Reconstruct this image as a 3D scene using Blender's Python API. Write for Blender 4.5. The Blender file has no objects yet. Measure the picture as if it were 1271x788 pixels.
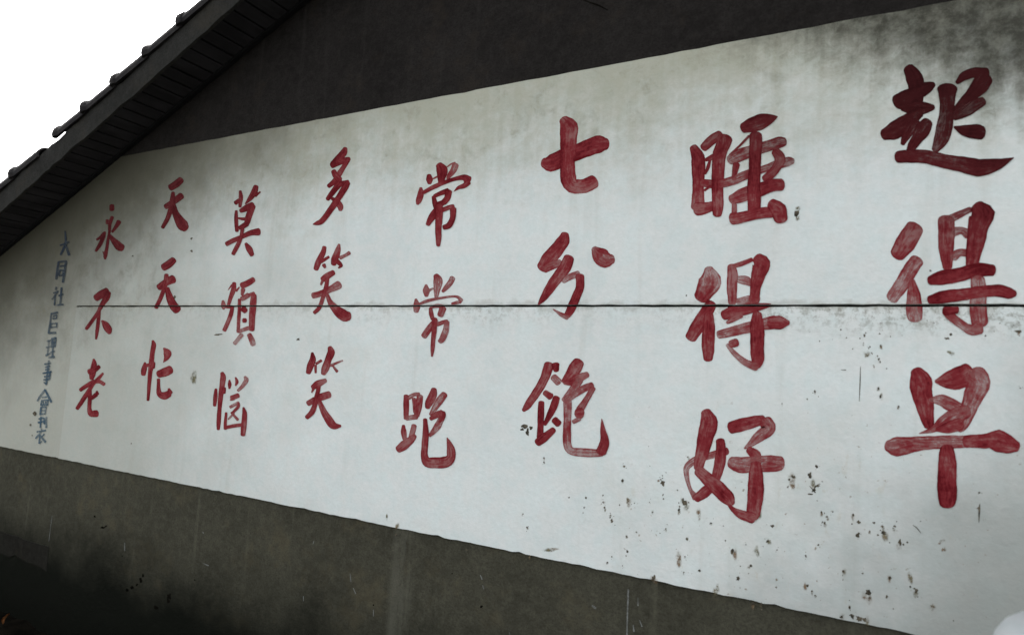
import bpy, bmesh, math, random
from mathutils import Vector, Matrix
rnd = random.Random(7)
scene = bpy.context.scene

# ------------------------------------------------------------------ camera
# world: x along the wall (to the right), y into the wall, z up; the wall's white face lies on y = 0
RX = Vector((0.87869114, 0.00772606, -0.47732818))
RY = Vector((0.47391302, 0.10635161, 0.87412573))
RZ = Vector((0.05751817, -0.99429857, 0.08978873))
FPX = 803.16
S = 1.15
D = 2.521434 * S                       # camera to wall
cam = bpy.data.cameras.new('camera')
cam_ob = bpy.data.objects.new('camera', cam)
scene.collection.objects.link(cam_ob)
cam_ob.matrix_world = Matrix(((RX[0], -RX[1], -RX[2], 0), (RY[0], -RY[1], -RY[2], -D),
                              (RZ[0], -RZ[1], -RZ[2], 0), (0, 0, 0, 1)))
cam.sensor_width = 36
cam.lens = FPX * 36 / 1271
cam.clip_start = 0.05
cam.clip_end = 3000
cam.dof.use_dof = True
cam.dof.focus_distance = 3.7
cam.dof.aperture_fstop = 1.9
scene.camera = cam_ob

# ------------------------------------------------------------------ light
SUN_EL, SUN_AZ = math.radians(48), math.radians(-52)       # azimuth from +y, clockwise seen from above
world = bpy.data.worlds.new('World'); scene.world = world
world.use_nodes = True
nt = world.node_tree; nt.nodes.clear()
wo = nt.nodes.new('ShaderNodeOutputWorld'); bg = nt.nodes.new('ShaderNodeBackground')
sky = nt.nodes.new('ShaderNodeTexSky'); sky.sky_type = 'NISHITA'; sky.sun_disc = False
sky.sun_elevation = SUN_EL; sky.sun_rotation = SUN_AZ
sky.air_density = 1.0; sky.dust_density = 6.0; sky.ozone_density = 1.0
hs = nt.nodes.new('ShaderNodeHueSaturation'); hs.inputs['Saturation'].default_value = 0.16
nt.links.new(sky.outputs[0], hs.inputs['Color']); nt.links.new(hs.outputs[0], bg.inputs[0])
nt.links.new(bg.outputs[0], wo.inputs[0])
bg.inputs[1].default_value = 0.15
sun = bpy.data.lights.new('sun', 'SUN'); sun.energy = 0.9; sun.angle = math.radians(25)
sun.color = (1, 0.97, 0.93)
sun_ob = bpy.data.objects.new('sun', sun); scene.collection.objects.link(sun_ob)
sd = Vector((math.sin(SUN_AZ) * math.cos(SUN_EL), math.cos(SUN_AZ) * math.cos(SUN_EL), math.sin(SUN_EL)))
sun_ob.rotation_euler = sd.to_track_quat('Z', 'Y').to_euler()
sun_ob.location = sd * 20
vs = scene.view_settings
vs.view_transform = 'Standard'; vs.look = 'None'; vs.gamma = 1; vs.use_curve_mapping = False
vs.exposure = 1.98

# ------------------------------------------------------------------ survey helpers
def ray(x, y):
    v = Vector((x - 635.5, y - 394.0, FPX))
    return Vector((RX.dot(v), RY.dot(v), RZ.dot(v)))
def wall_at(x, y):
    "point of the wall plane seen at photo position x, y -> (x, z) in metres"
    r = ray(x, y); t = D / r[1]
    return r[0] * t, r[2] * t

# ------------------------------------------------------------------ mesh helpers
col = scene.collection
def obj(name, bm, mat, parent=None, smooth=False):
    me = bpy.data.meshes.new(name)
    bmesh.ops.recalc_face_normals(bm, faces=bm.faces) if name not in ('painted_character', 'chipped_spots', 'pale_scratches', 'fine_crack', 'weeping_stains') else None
    bm.to_mesh(me); bm.free()
    if smooth:
        for p in me.polygons: p.use_smooth = True
    o = bpy.data.objects.new(name, me); col.objects.link(o)
    if mat: me.materials.append(mat)
    if parent: o.parent = parent
    return o
def thing(name, label, cat, loc=(0, 0, 0), group=None):
    o = bpy.data.objects.new(name, None); col.objects.link(o)
    o.location = loc; o['label'] = label; o['category'] = cat
    o.empty_display_size = 0.2
    if group: o['group'] = group
    return o
def box(bm, x0, x1, y0, y1, z0, z1, M=None):
    vs_ = [bm.verts.new((x, y, z)) for x in (x0, x1) for y in (y0, y1) for z in (z0, z1)]
    if M is not None:
        for v in vs_: v.co = M @ v.co
    for f in ((0, 1, 3, 2), (4, 6, 7, 5), (0, 4, 5, 1), (2, 3, 7, 6), (0, 2, 6, 4), (1, 5, 7, 3)):
        bm.faces.new([vs_[i] for i in f])
    return vs_
def prism(bm, pts, y0, y1):
    "outline in x, z pushed from y0 to y1"
    a = [bm.verts.new((x, y0, z)) for x, z in pts]; b = [bm.verts.new((x, y1, z)) for x, z in pts]
    bm.faces.new(a); bm.faces.new(b[::-1]); n = len(pts)
    for i in range(n): bm.faces.new((a[i], b[i], b[(i + 1) % n], a[(i + 1) % n]))

# ------------------------------------------------------------------ materials
class NT:
    def __init__(s, name):
        s.m = bpy.data.materials.new(name); s.m.use_nodes = True
        s.t = s.m.node_tree; s.t.nodes.clear()
        s.out = s.n('ShaderNodeOutputMaterial'); s.b = s.n('ShaderNodeBsdfPrincipled')
        s.l(s.b.outputs[0], s.out.inputs[0])
        s.pos = s.n('ShaderNodeNewGeometry').outputs['Position']
    def n(s, k, **kw):
        q = s.t.nodes.new(k)
        for a, v in kw.items(): setattr(q, a, v)
        return q
    def l(s, a, b): s.t.links.new(a, b)
    def noise(s, scale, detail=4, rough=0.55, vec=None, stretch=None, dist=0, off=(0, 0, 0)):
        v = vec or s.pos
        mp = s.n('ShaderNodeMapping'); s.l(v, mp.inputs[0]); mp.inputs['Location'].default_value = off
        if stretch: mp.inputs['Scale'].default_value = stretch
        q = s.n('ShaderNodeTexNoise'); s.l(mp.outputs[0], q.inputs['Vector'])
        q.inputs['Scale'].default_value = scale; q.inputs['Detail'].default_value = detail
        q.inputs['Roughness'].default_value = rough; q.inputs['Distortion'].default_value = dist
        return q.outputs['Fac']
    def ramp(s, fac, a, b, va=0.0, vb=1.0, smooth=True):
        q = s.n('ShaderNodeMapRange'); q.interpolation_type = 'SMOOTHSTEP' if smooth else 'LINEAR'
        s.l(fac, q.inputs[0])
        for i, v in enumerate((a, b, va, vb)): q.inputs[i + 1].default_value = v
        return q.outputs[0]
    def math(s, op, a, b=None, clamp=False):
        q = s.n('ShaderNodeMath', operation=op, use_clamp=clamp)
        for i, v in enumerate((a, b)):
            if v is None: continue
            if isinstance(v, (int, float)): q.inputs[i].default_value = v
            else: s.l(v, q.inputs[i])
        return q.outputs[0]
    def mix(s, fac, a, b, blend='MIX'):
        q = s.n('ShaderNodeMix', data_type='RGBA', blend_type=blend)
        for i, v in ((0, fac), (6, a), (7, b)):
            if isinstance(v, (int, float)): q.inputs[i].default_value = v
            elif isinstance(v, tuple): q.inputs[i].default_value = (*v, 1)
            else: s.l(v, q.inputs[i])
        return q.outputs[2]
    def bump(s, h, strength=0.3, dist=0.01):
        q = s.n('ShaderNodeBump'); q.inputs['Strength'].default_value = strength
        q.inputs['Distance'].default_value = dist
        s.l(h, q.inputs['Height']); s.l(q.outputs[0], s.b.inputs['Normal'])
    def xyz(s):
        q = s.n('ShaderNodeSeparateXYZ'); s.l(s.pos, q.inputs[0]); return q.outputs
    def fin(s, colr, rough=0.9, spec=0.2):
        if isinstance(colr, tuple): s.b.inputs['Base Color'].default_value = (*colr, 1)
        else: s.l(colr, s.b.inputs['Base Color'])
        if isinstance(rough, (int, float)): s.b.inputs['Roughness'].default_value = rough
        else: s.l(rough, s.b.inputs['Roughness'])
        s.b.inputs['Specular IOR Level'].default_value = spec
        return s.m

GROOVE = 0.358
SEAMX = -5.6
def plaster(name, base, dirt_left):
    a = NT(name); X, Y, Z = a.xyz()
    c = a.mix(a.ramp(a.noise(2.2, 5), 0.35, 0.7), base, tuple(v * 0.9 for v in base))
    c = a.mix(a.ramp(a.noise(14, 4), 0.3, 0.75, 0, 0.35), c, (base[0] * 0.86, base[1] * 0.93, base[2] * 0.92))
    c = a.mix(a.ramp(a.noise(11, 3, 0.5, off=(9, 3, 1)), 0.38, 0.62, 0, 0.5), c, (base[0] * 1.03, base[1] * 0.965, base[2] * 0.95))
    c = a.mix(a.ramp(a.noise(38, 5, 0.7, off=(1, 3, 9)), 0.30, 0.75, 0, 0.30), c, (base[0] * 0.72, base[1] * 0.75, base[2] * 0.72))
    # broad trowel / old wash patches
    c = a.mix(a.ramp(a.noise(0.9, 6, 0.6, stretch=(1, 1, 1.6)), 0.5, 0.72, 0, 0.28), c, (0.50, 0.50, 0.44))
    # faint vertical rain streaks
    c = a.mix(a.ramp(a.noise(5, 5, 0.6, stretch=(1.6, 1, 0.12)), 0.55, 0.75, 0, 0.22), c, (0.40, 0.40, 0.34))
    # mould and soot under the top edge, uneven
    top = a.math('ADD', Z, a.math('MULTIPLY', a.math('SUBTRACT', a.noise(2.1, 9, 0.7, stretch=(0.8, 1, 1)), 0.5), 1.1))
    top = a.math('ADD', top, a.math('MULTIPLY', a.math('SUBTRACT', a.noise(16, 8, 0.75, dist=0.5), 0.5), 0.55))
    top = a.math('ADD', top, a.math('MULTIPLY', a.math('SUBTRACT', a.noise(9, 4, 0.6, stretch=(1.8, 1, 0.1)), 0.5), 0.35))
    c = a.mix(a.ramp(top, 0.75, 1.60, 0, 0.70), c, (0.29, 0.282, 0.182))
    fine = a.math('MULTIPLY', a.ramp(a.noise(7, 7, 0.7, dist=0.4), 0.52, 0.72), a.ramp(top, 0.9, 1.4))
    c = a.mix(a.math('MULTIPLY', fine, 0.36), c, (0.16, 0.15, 0.10))
    # right-hand mould patch near the top, deepened with painted lens darkening
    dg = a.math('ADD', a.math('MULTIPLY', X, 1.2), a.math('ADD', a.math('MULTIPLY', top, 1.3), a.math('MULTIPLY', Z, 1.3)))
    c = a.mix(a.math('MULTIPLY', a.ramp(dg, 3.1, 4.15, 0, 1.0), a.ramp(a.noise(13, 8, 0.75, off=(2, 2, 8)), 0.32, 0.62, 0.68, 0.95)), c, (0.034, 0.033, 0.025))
    # some grime low on the right, mixed with painted lens falloff
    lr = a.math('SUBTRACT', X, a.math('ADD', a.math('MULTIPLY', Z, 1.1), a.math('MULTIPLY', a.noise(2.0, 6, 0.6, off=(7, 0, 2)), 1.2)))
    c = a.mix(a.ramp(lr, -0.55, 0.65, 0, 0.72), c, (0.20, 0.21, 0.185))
    # yellowed old wash to the left
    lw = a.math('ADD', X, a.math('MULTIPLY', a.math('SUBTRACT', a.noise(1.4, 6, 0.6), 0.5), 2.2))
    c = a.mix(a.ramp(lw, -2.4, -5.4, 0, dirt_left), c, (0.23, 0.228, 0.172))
    lu = a.math('ADD', a.math('MULTIPLY', X, -1.0), a.math('ADD', a.math('MULTIPLY', Z, 2.0), a.math('MULTIPLY', a.math('SUBTRACT', a.noise(2.3, 6, 0.65, off=(2, 0, 5)), 0.5), 2.0)))  # upper left: dirt plus the painted shade of the overhang
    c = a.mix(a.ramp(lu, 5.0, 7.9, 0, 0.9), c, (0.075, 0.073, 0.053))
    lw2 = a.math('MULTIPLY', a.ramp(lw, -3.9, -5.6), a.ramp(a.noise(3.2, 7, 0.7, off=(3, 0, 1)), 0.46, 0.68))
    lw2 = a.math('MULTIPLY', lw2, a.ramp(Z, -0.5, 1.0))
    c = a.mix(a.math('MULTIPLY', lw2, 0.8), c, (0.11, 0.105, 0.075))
    # stain along the eave, with the roof's shade painted in
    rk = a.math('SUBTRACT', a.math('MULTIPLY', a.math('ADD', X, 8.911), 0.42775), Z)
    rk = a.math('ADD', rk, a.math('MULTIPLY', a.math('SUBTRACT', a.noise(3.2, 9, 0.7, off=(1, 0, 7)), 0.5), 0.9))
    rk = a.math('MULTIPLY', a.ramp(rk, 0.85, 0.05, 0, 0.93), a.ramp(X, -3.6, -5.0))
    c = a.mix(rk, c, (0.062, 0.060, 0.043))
    # grime washed out of the joint
    g = a.math('ADD', Z, a.math('MULTIPLY', a.math('SUBTRACT', a.noise(9, 5, 0.65), 0.5), 0.16))
    below = a.math('MULTIPLY', a.ramp(g, GROOVE - 0.16, GROOVE - 0.01), a.ramp(Z, GROOVE + 0.004, GROOVE - 0.004))
    below = a.math('MULTIPLY', below, a.math('ADD', a.ramp(X, -1.0, 0.2, 0.25, 1.0), a.ramp(a.noise(1.5, 3), 0.5, 0.7, 0, 0.4)))
    spk = a.ramp(a.noise(30, 8, 0.8), 0.47, 0.60)
    c = a.mix(a.math('MULTIPLY', a.math('MULTIPLY', below, spk), 0.65, True), c, (0.15, 0.14, 0.095))
    hz = a.math('ABSOLUTE', a.math('SUBTRACT', g, GROOVE))
    c = a.mix(a.math('MULTIPLY', a.ramp(hz, 0.03, 0.0, 0, 0.3), a.ramp(X, SEAMX, SEAMX + 0.3)), c, (0.22, 0.20, 0.14))
    # small brown specks where the wash is flaking, lower right
    zone = a.math('MULTIPLY', a.ramp(X, -1.5, -0.5), a.ramp(Z, 0.1, -0.35))
    zone = a.math('MULTIPLY', zone, a.ramp(a.noise(2.2, 3), 0.35, 0.6))
    sp = a.math('MULTIPLY', zone, a.ramp(a.noise(42, 3, 0.6), 0.655, 0.70))
    c = a.mix(a.math('MULTIPLY', sp, 0.8), c, (0.20, 0.15, 0.09))
    sp = a.math('MULTIPLY', zone, a.ramp(a.noise(16, 5, 0.6, stretch=(1.4, 1, 0.6), off=(5, 1, 2)), 0.60, 0.72))
    c = a.mix(a.math('MULTIPLY', sp, 0.35), c, (0.42, 0.37, 0.24))
    h = a.math('ADD', a.math('MULTIPLY', a.noise(3.0, 6, 0.6), 1.0), a.math('MULTIPLY', a.noise(60, 4, 0.6), 0.35))
    h = a.math('ADD', h, a.math('MULTIPLY', a.noise(9, 5, 0.6, dist=0.8), 0.5))
    a.bump(h, 0.32, 0.012)
    return a.fin(c, 0.92, 0.15)
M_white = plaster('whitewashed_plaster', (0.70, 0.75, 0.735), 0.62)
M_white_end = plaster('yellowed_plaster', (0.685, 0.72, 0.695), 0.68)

def cement(name, base, wet=False):
    a = NT(name); X, Y, Z = a.xyz()
    c = a.mix(a.ramp(a.noise(1.7, 6, 0.6), 0.3, 0.7), tuple(v * 0.72 for v in base), tuple(v * 1.15 for v in base))
    c = a.mix(a.ramp(a.noise(20, 7, 0.75), 0.35, 0.70, 0, 0.6), c, tuple(v * 1.6 for v in base))
    c = a.mix(a.ramp(a.noise(75, 5, 0.8, off=(3, 3, 3)), 0.42, 0.66, 0, 0.5), c, tuple(v * 0.45 for v in base))
    c = a.mix(a.ramp(a.noise(3.5, 8, 0.7, off=(8, 1, 4)), 0.52, 0.68, 0, 0.4), c, (base[0] * 1.7, base[1] * 1.5, base[2] * 1.25))
    c = a.mix(a.ramp(a.noise(6, 5, 0.6, stretch=(1.6, 1, 0.1)), 0.58, 0.76, 0, 0.35), c, tuple(v * 2.2 for v in base))
    if wet:
        g = a.math('ADD', Z, a.math('MULTIPLY', a.math('SUBTRACT', a.noise(2.4, 6, 0.6), 0.5), 0.6))
        c = a.mix(a.ramp(g, -1.15, -1.8), c, (0.006, 0.007, 0.005))
        s1 = a.math('MULTIPLY', a.ramp(X, -2.27, -2.22), a.ramp(X, -2.07, -2.12))
        s1 = a.math('MULTIPLY', s1, a.ramp(a.noise(11, 5, 0.6, stretch=(1, 1, 0.3)), 0.38, 0.62))
        c = a.mix(a.math('MULTIPLY', s1, 0.3), c, (0.15, 0.15, 0.12))
    a.bump(a.math('ADD', a.noise(4, 6, 0.6), a.math('MULTIPLY', a.noise(60, 6, 0.8), 0.5)), 0.7, 0.014)
    return a.fin(c, 0.97, 0.03)
M_gable = cement('dark_gable_cement', (0.0195, 0.0178, 0.0165))
M_plinth = cement('dark_plinth_cement', (0.056, 0.0545, 0.040), True)
M_footing = cement('footing_concrete', (0.015, 0.0146, 0.012))

def timber(name, base):
    a = NT(name)
    c = a.mix(a.ramp(a.noise(8, 6, 0.6, stretch=(1, 0.25, 1)), 0.3, 0.7), tuple(v * 0.6 for v in base), tuple(v * 1.4 for v in base))
    c = a.mix(a.ramp(a.noise(2, 4), 0.45, 0.7, 0, 0.5), c, tuple(v * 0.5 for v in base))
    a.bump(a.noise(30, 5, 0.6, stretch=(1, 0.2, 1)), 0.4, 0.006)
    return a.fin(c, 0.85, 0.15)
M_board = timber('weathered_board', (0.019, 0.018, 0.0195))
M_fascia = cement('fascia_cement', (0.026, 0.026, 0.024))
M_dark = timber('blackened_timber', (0.005, 0.005, 0.0055))
a = NT('old_roof_tile')
c = a.mix(a.ramp(a.noise(9, 6, 0.65), 0.35, 0.7), (0.010, 0.009, 0.010), (0.022, 0.020, 0.019))
a.bump(a.noise(25, 6, 0.7), 0.6, 0.01); M_tile = a.fin(c, 0.9, 0.15)

# brushed paint: u runs along the stroke in metres, v across it
def brush(name, body, deep=(0.100, 0.0060, 0.0095), mid=(0.190, 0.023, 0.028), thin=(0.315, 0.120, 0.115), see=0.32):
    a = NT(name)
    uv = a.n('ShaderNodeUVMap').outputs[0]
    sx = a.n('ShaderNodeSeparateXYZ'); a.l(uv, sx.inputs[0])
    V = sx.outputs[1]
    edge = a.math('ABSOLUTE', a.math('SUBTRACT', V, 0.5))
    wob = a.math('MULTIPLY', a.math('SUBTRACT', a.noise(26, 5, vec=a.pos), 0.5), 0.30)
    edge = a.ramp(a.math('ADD', edge, wob), 0.34, 0.50)
    streak = a.noise(5.0, 6, 0.66, vec=uv, stretch=(2.4, 0.9, 1), dist=1.1)
    patch = a.noise(7, 6, 0.62, off=(4, 2, 1))
    grain = a.noise(55, 4, 0.65)
    thick = a.math('ADD', a.math('MULTIPLY', streak, 0.42), a.math('MULTIPLY', patch, 0.56))
    thick = a.math('ADD', thick, a.math('MULTIPLY', a.math('SUBTRACT', grain, 0.2), 0.22))
    thick = a.math('ADD', thick, a.math('MULTIPLY', edge, 0.07))
    thick = a.math('ADD', thick, body)
    c = a.mix(a.ramp(thick, 0.42, 0.565), thin, mid)
    c = a.mix(a.ramp(thick, 0.55, 0.69), c, deep)
    X, Y, Z = a.xyz()
    grime_shade = a.math('ADD', a.math('MULTIPLY', X, 1.2), a.math('MULTIPLY', Z, 2.6))  # upper right: wall stain over the strokes, lens darkening painted in too
    c = a.mix(a.ramp(grime_shade, 1.3, 3.3, 0, 0.82), c, (0.012, 0.004, 0.004))
    grime_shade = a.math('SUBTRACT', a.math('MULTIPLY', Z, 2.0), X)  # upper left: dirt and overhang shade tinted into the paint
    c = a.mix(a.ramp(grime_shade, 4.6, 7.4, 0, 0.62), c, (0.014, 0.005, 0.005))
    a.fin(c, 0.9, 0.06)
    tr = a.n('ShaderNodeBsdfTransparent'); mx = a.n('ShaderNodeMixShader')
    a.l(a.ramp(thick, 0.58, 0.36, 0.0, see), mx.inputs[0])
    a.l(a.b.outputs[0], mx.inputs[1]); a.l(tr.outputs[0], mx.inputs[2]); a.l(mx.outputs[0], a.out.inputs[0])
    return a.m
RED = [brush('red_brush_paint_thick', 0.03), brush('red_brush_paint', -0.02), brush('red_brush_paint_thin', -0.075, see=0.5)]
M_ink = brush('faded_blue_paint', -0.07, (0.020, 0.046, 0.080), (0.042, 0.085, 0.125), (0.12, 0.165, 0.19), 0.6)

def plain(name, ca, cb, sc, rough=0.9, bmp=0.3):
    a = NT(name); c = a.mix(a.ramp(a.noise(sc, 6, 0.65), 0.35, 0.68), ca, cb)
    a.bump(a.noise(sc * 3, 6, 0.65), bmp, 0.012); return a.fin(c, rough, 0.0)
M_chip = plain('exposed_cement', (0.035, 0.032, 0.025), (0.15, 0.13, 0.095), 40)
M_scratch = plain('pale_lime_drip', (0.09, 0.092, 0.083), (0.20, 0.21, 0.20), 30)
M_soil = plain('damp_soil', (0.003, 0.003, 0.0025), (0.009, 0.008, 0.006), 5, 0.9, 0.8)
M_lane = plain('lane_concrete', (0.10, 0.10, 0.095), (0.17, 0.165, 0.15), 1.5)
M_leaf = plain('dry_leaf', (0.11, 0.045, 0.018), (0.20, 0.09, 0.035), 40)

# ------------------------------------------------------------------ ground with the drain channel along the wall
GZ = -1.74
LX0, RXE, RIDGE = -7.15, 5.15, -1.0
def soffit(x):
    e = x if x <= RIDGE else 2 * RIDGE - x
    return 0.8627 + 0.42775 * (e + 6.8939)
bm = bmesh.new()
xs = [-600, -40, -7.6, -7.15] + [-7.15 + 0.15 * i for i in range(1, 82)] + [5.6, 40, 600]
ys = [-600, -40, -8, -4, -2, -1.3, -1.12, -1.02, -0.98, -0.94,-0.8, -0.5, -0.3, -0.1, 0.3]
grid = {}
for i, x in enumerate(xs):
    for j, y in enumerate(ys):
        z = GZ
        if y > -1.0 and -7.5 < x < 5.5: z = GZ - 0.42 + rnd.uniform(-0.025, 0.025)
        elif -3 < y < 0 and abs(x) < 8: z += rnd.uniform(-0.012, 0.012)
        grid[i, j] = bm.verts.new((x, y, z))
for i in range(len(xs) - 1):
    for j in range(len(ys) - 1):
        bm.faces.new((grid[i, j], grid[i + 1, j], grid[i + 1, j + 1], grid[i, j + 1]))
w = {}
for i in (0, len(xs) - 1):
    pass
far = [bm.verts.new((x, 600, GZ)) for x in xs]
for i in range(len(xs) - 1):
    bm.faces.new((grid[i, len(ys) - 1], grid[i + 1, len(ys) - 1], far[i + 1], far[i]))
o = obj('ground', bm, M_soil); o['kind'] = 'structure'
bm = bmesh.new(); box(bm, -40, 40, -6, -1.25, GZ - 0.1, GZ + 0.03)
o = obj('lane', bm, M_lane); o['kind'] = 'structure'

# ------------------------------------------------------------------ house
house = thing('house', 'old gabled house whose long whitewashed wall carries red brush calligraphy under a tiled roof', 'house', (0, 0, GZ))
house.matrix_world = Matrix.Translation((0, 0, GZ))
IH = Matrix.Translation((0, 0, -GZ))
def hpart(name, bm, mat, parent=house, smooth=False, label=None, kind=None):
    o = obj(name, bm, mat, None, smooth)
    o.parent = parent
    if parent is house: o.matrix_parent_inverse = IH
    if label: o['label'] = label
    if kind: o['kind'] = kind
    return o
TOP, BOT, SEAM = 1.559, -0.856, -5.600
def edge_pts(x0, x1, z, jit, step):
    n = max(2, int(abs(x1 - x0) / step)); pts = []
    for i in range(n + 1):
        x = x0 + (x1 - x0) * i / n
        notch = 0.0
        if abs(z - GROOVE) > 0.1 and rnd.random() < 0.05: notch = rnd.uniform(0.002, 0.005) * (1 if z < 0 else -1)
        pts.append((x, z + rnd.uniform(-jit, jit) + notch))
    return pts
# backing wall
bm = bmesh.new()
pts = [(LX0, GZ - 0.5), (RXE, GZ - 0.5), (RXE, soffit(RXE) + 0.05), (RIDGE, soffit(RIDGE) + 0.05), (LX0, soffit(LX0) + 0.05)]
prism(bm, pts, 0.03, 0.25)
for x0, x1 in ((LX0, LX0 + 0.2), (RXE - 0.2, RXE)):
    box(bm, x0, x1, 0.25, 5.0, GZ - 0.5, soffit(LX0) + 0.02)
box(bm, LX0 + 0.2, RXE - 0.2, 4.8, 5.0, GZ - 0.5, soffit(LX0) + 0.02)
hpart('wall', bm, M_gable)
# white bands: upper, lower and the older end piece on the left
xt = RIDGE - (soffit(RIDGE) - TOP) / 0.42775
bm = bmesh.new()
gu = edge_pts(SEAM, RXE, GROOVE + 0.0056, 0.0014, 0.05)
pts = gu + [(RXE, soffit(RXE) - 0.0)] + [(2 * RIDGE - xt, TOP)] + edge_pts(2 * RIDGE - xt, xt, TOP, 0.002, 0.08)[1:-1] + [(xt, TOP), (SEAM, soffit(SEAM))]
prism(bm, pts, 0.0, 0.04)
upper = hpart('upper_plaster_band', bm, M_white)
bm = bmesh.new()
pts = edge_pts(SEAM, RXE, BOT, 0.0022, 0.04) + edge_pts(RXE, SEAM, GROOVE - 0.0056, 0.0018, 0.05)
prism(bm, pts, 0.0, 0.04)
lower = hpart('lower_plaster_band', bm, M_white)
bm = bmesh.new()
pts = edge_pts(LX0, SEAM - 0.003, BOT, 0.002, 0.05) + [(SEAM - 0.003, soffit(SEAM)), (LX0, soffit(LX0))]
prism(bm, pts, 0.003, 0.04)
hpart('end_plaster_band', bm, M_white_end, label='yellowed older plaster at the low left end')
# gable cement above, plinth below
bm = bmesh.new()
prism(bm, [(xt + 0.01, TOP + 0.001), (2 * RIDGE - xt - 0.01, TOP + 0.001), (RIDGE, soffit(RIDGE))], 0.010, 0.05)
hpart('gable_facing', bm, M_gable)
bm = bmesh.new()
prism(bm, [(SEAM, GZ - 0.5), (RXE, GZ - 0.5), (RXE, BOT - 0.003), (SEAM, BOT - 0.003)], 0.011, 0.05)
hpart('plinth', bm, M_plinth)
bm = bmesh.new()
prism(bm, [(LX0, GZ - 0.5), (SEAM - 0.004, GZ - 0.5), (SEAM - 0.004, BOT - 0.003), (LX0, BOT - 0.003)], 0.017, 0.05)
hpart('plinth', bm, M_plinth)
bm = bmesh.new()
n = 16; fx0, fx1 = LX0, SEAM - 0.006
topz = [-1.545 + rnd.uniform(-0.006, 0.006) for _ in range(n + 1)]; botz = [-1.70 + rnd.uniform(-0.03, 0.015) for _ in range(n + 1)]
pts = [(fx0 + (fx1 - fx0) * i / n, botz[i]) for i in range(n + 1)] + [(fx0 + (fx1 - fx0) * i / n, topz[i]) for i in range(n, -1, -1)]
prism(bm, pts, 0.0105, 0.02)
hpart('footing_ledge', bm, M_footing)

# ------------------------------------------------------------------ roof
OV = 0.29
def rake_frame(side):
    "axes: a up the slope, n out of the roof"
    th = math.atan(0.42775)
    return (Vector((math.cos(th), 0, math.sin(th))), Vector((-math.sin(th), 0, math.cos(th)))) if side < 0 else \
           (Vector((-math.cos(th), 0, math.sin(th))), Vector((math.sin(th), 0, math.cos(th))))
def slab(bm, side, s0, s1, y0, y1, n0, n1):
    a_, n_ = rake_frame(side)
    org = Vector((RIDGE, 0, soffit(RIDGE)))
    L = lambda s, y, n: org - a_ * s + n_ * n + Vector((0, y, 0))
    vs_ = [bm.verts.new(L(s, y, n)) for s in (s0, s1) for y in (y0, y1) for n in (n0, n1)]
    for f in ((0, 1, 3, 2), (4, 6, 7, 5), (0, 4, 5, 1), (2, 3, 7, 6), (0, 2, 6, 4), (1, 5, 7, 3)):
        bm.faces.new([vs_[i] for i in f])
RL = (RIDGE - LX0) / math.cos(math.atan(0.42775)) + 0.45      # slope length
pitch = 0.112
proto = None
for side in (-1, 1):
    k = 0; s = 0.06
    if side < 0:
        while s < RL - 0.05:
            bm = bmesh.new()
            wv = pitch - 0.013 - rnd.uniform(0, 0.003)
            dz = rnd.uniform(0, 0.004)
            slab(bm, side, s, s + wv, -OV + 0.002, -0.001 if s < (RIDGE - LX0) / 0.919 else 5.0, 0.0 + dz, 0.018 + dz)
            hpart('soffit_board', bm, M_board)
            s += pitch
    else:
        bm = bmesh.new(); slab(bm, side, 0.06, RL - 0.05, -OV + 0.002, -0.001, 0.0, 0.018)
        hpart('soffit_panel', bm, M_board)
    bm = bmesh.new(); slab(bm, side, 0.0 if side < 0 else 0.06, RL, -OV, 5.2, 0.026, 0.12)
    hpart('roof_deck', bm, M_dark)
    bm = bmesh.new()
    a_, n_ = rake_frame(side); org = Vector((RIDGE, 0, soffit(RIDGE))); s_ = 0.0 if side < 0 else 0.04; rows = []
    while s_ < RL:
        lo = -0.010 + rnd.uniform(-0.007, 0.006); hi = 0.166 + rnd.uniform(-0.004, 0.006); yo = -OV - 0.024 + rnd.uniform(-0.004, 0.003)
        rows.append([bm.verts.new(org - a_ * s_ + n_ * n1 + Vector((0, y1, 0))) for y1, n1 in ((yo, lo), (-OV - 0.002, lo), (-OV - 0.002, hi), (yo, hi), (yo + rnd.uniform(-0.003, 0.002), 0.08))])
        s_ += rnd.uniform(0.05, 0.11)
    for p, q in zip(rows[:-1], rows[1:]):
        for k in range(5): bm.faces.new((p[k], p[(k + 1) % 5], q[(k + 1) % 5], q[k]))
    bm.faces.new(rows[0]); bm.faces.new(rows[-1])
    hpart('fascia_board', bm, M_fascia)
    bm = bmesh.new(); slab(bm, side, 0.05, RL - 0.5, -0.030, -0.0015, -0.022, -0.001)
    hpart('ledger_strip', bm, M_dark)

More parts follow.
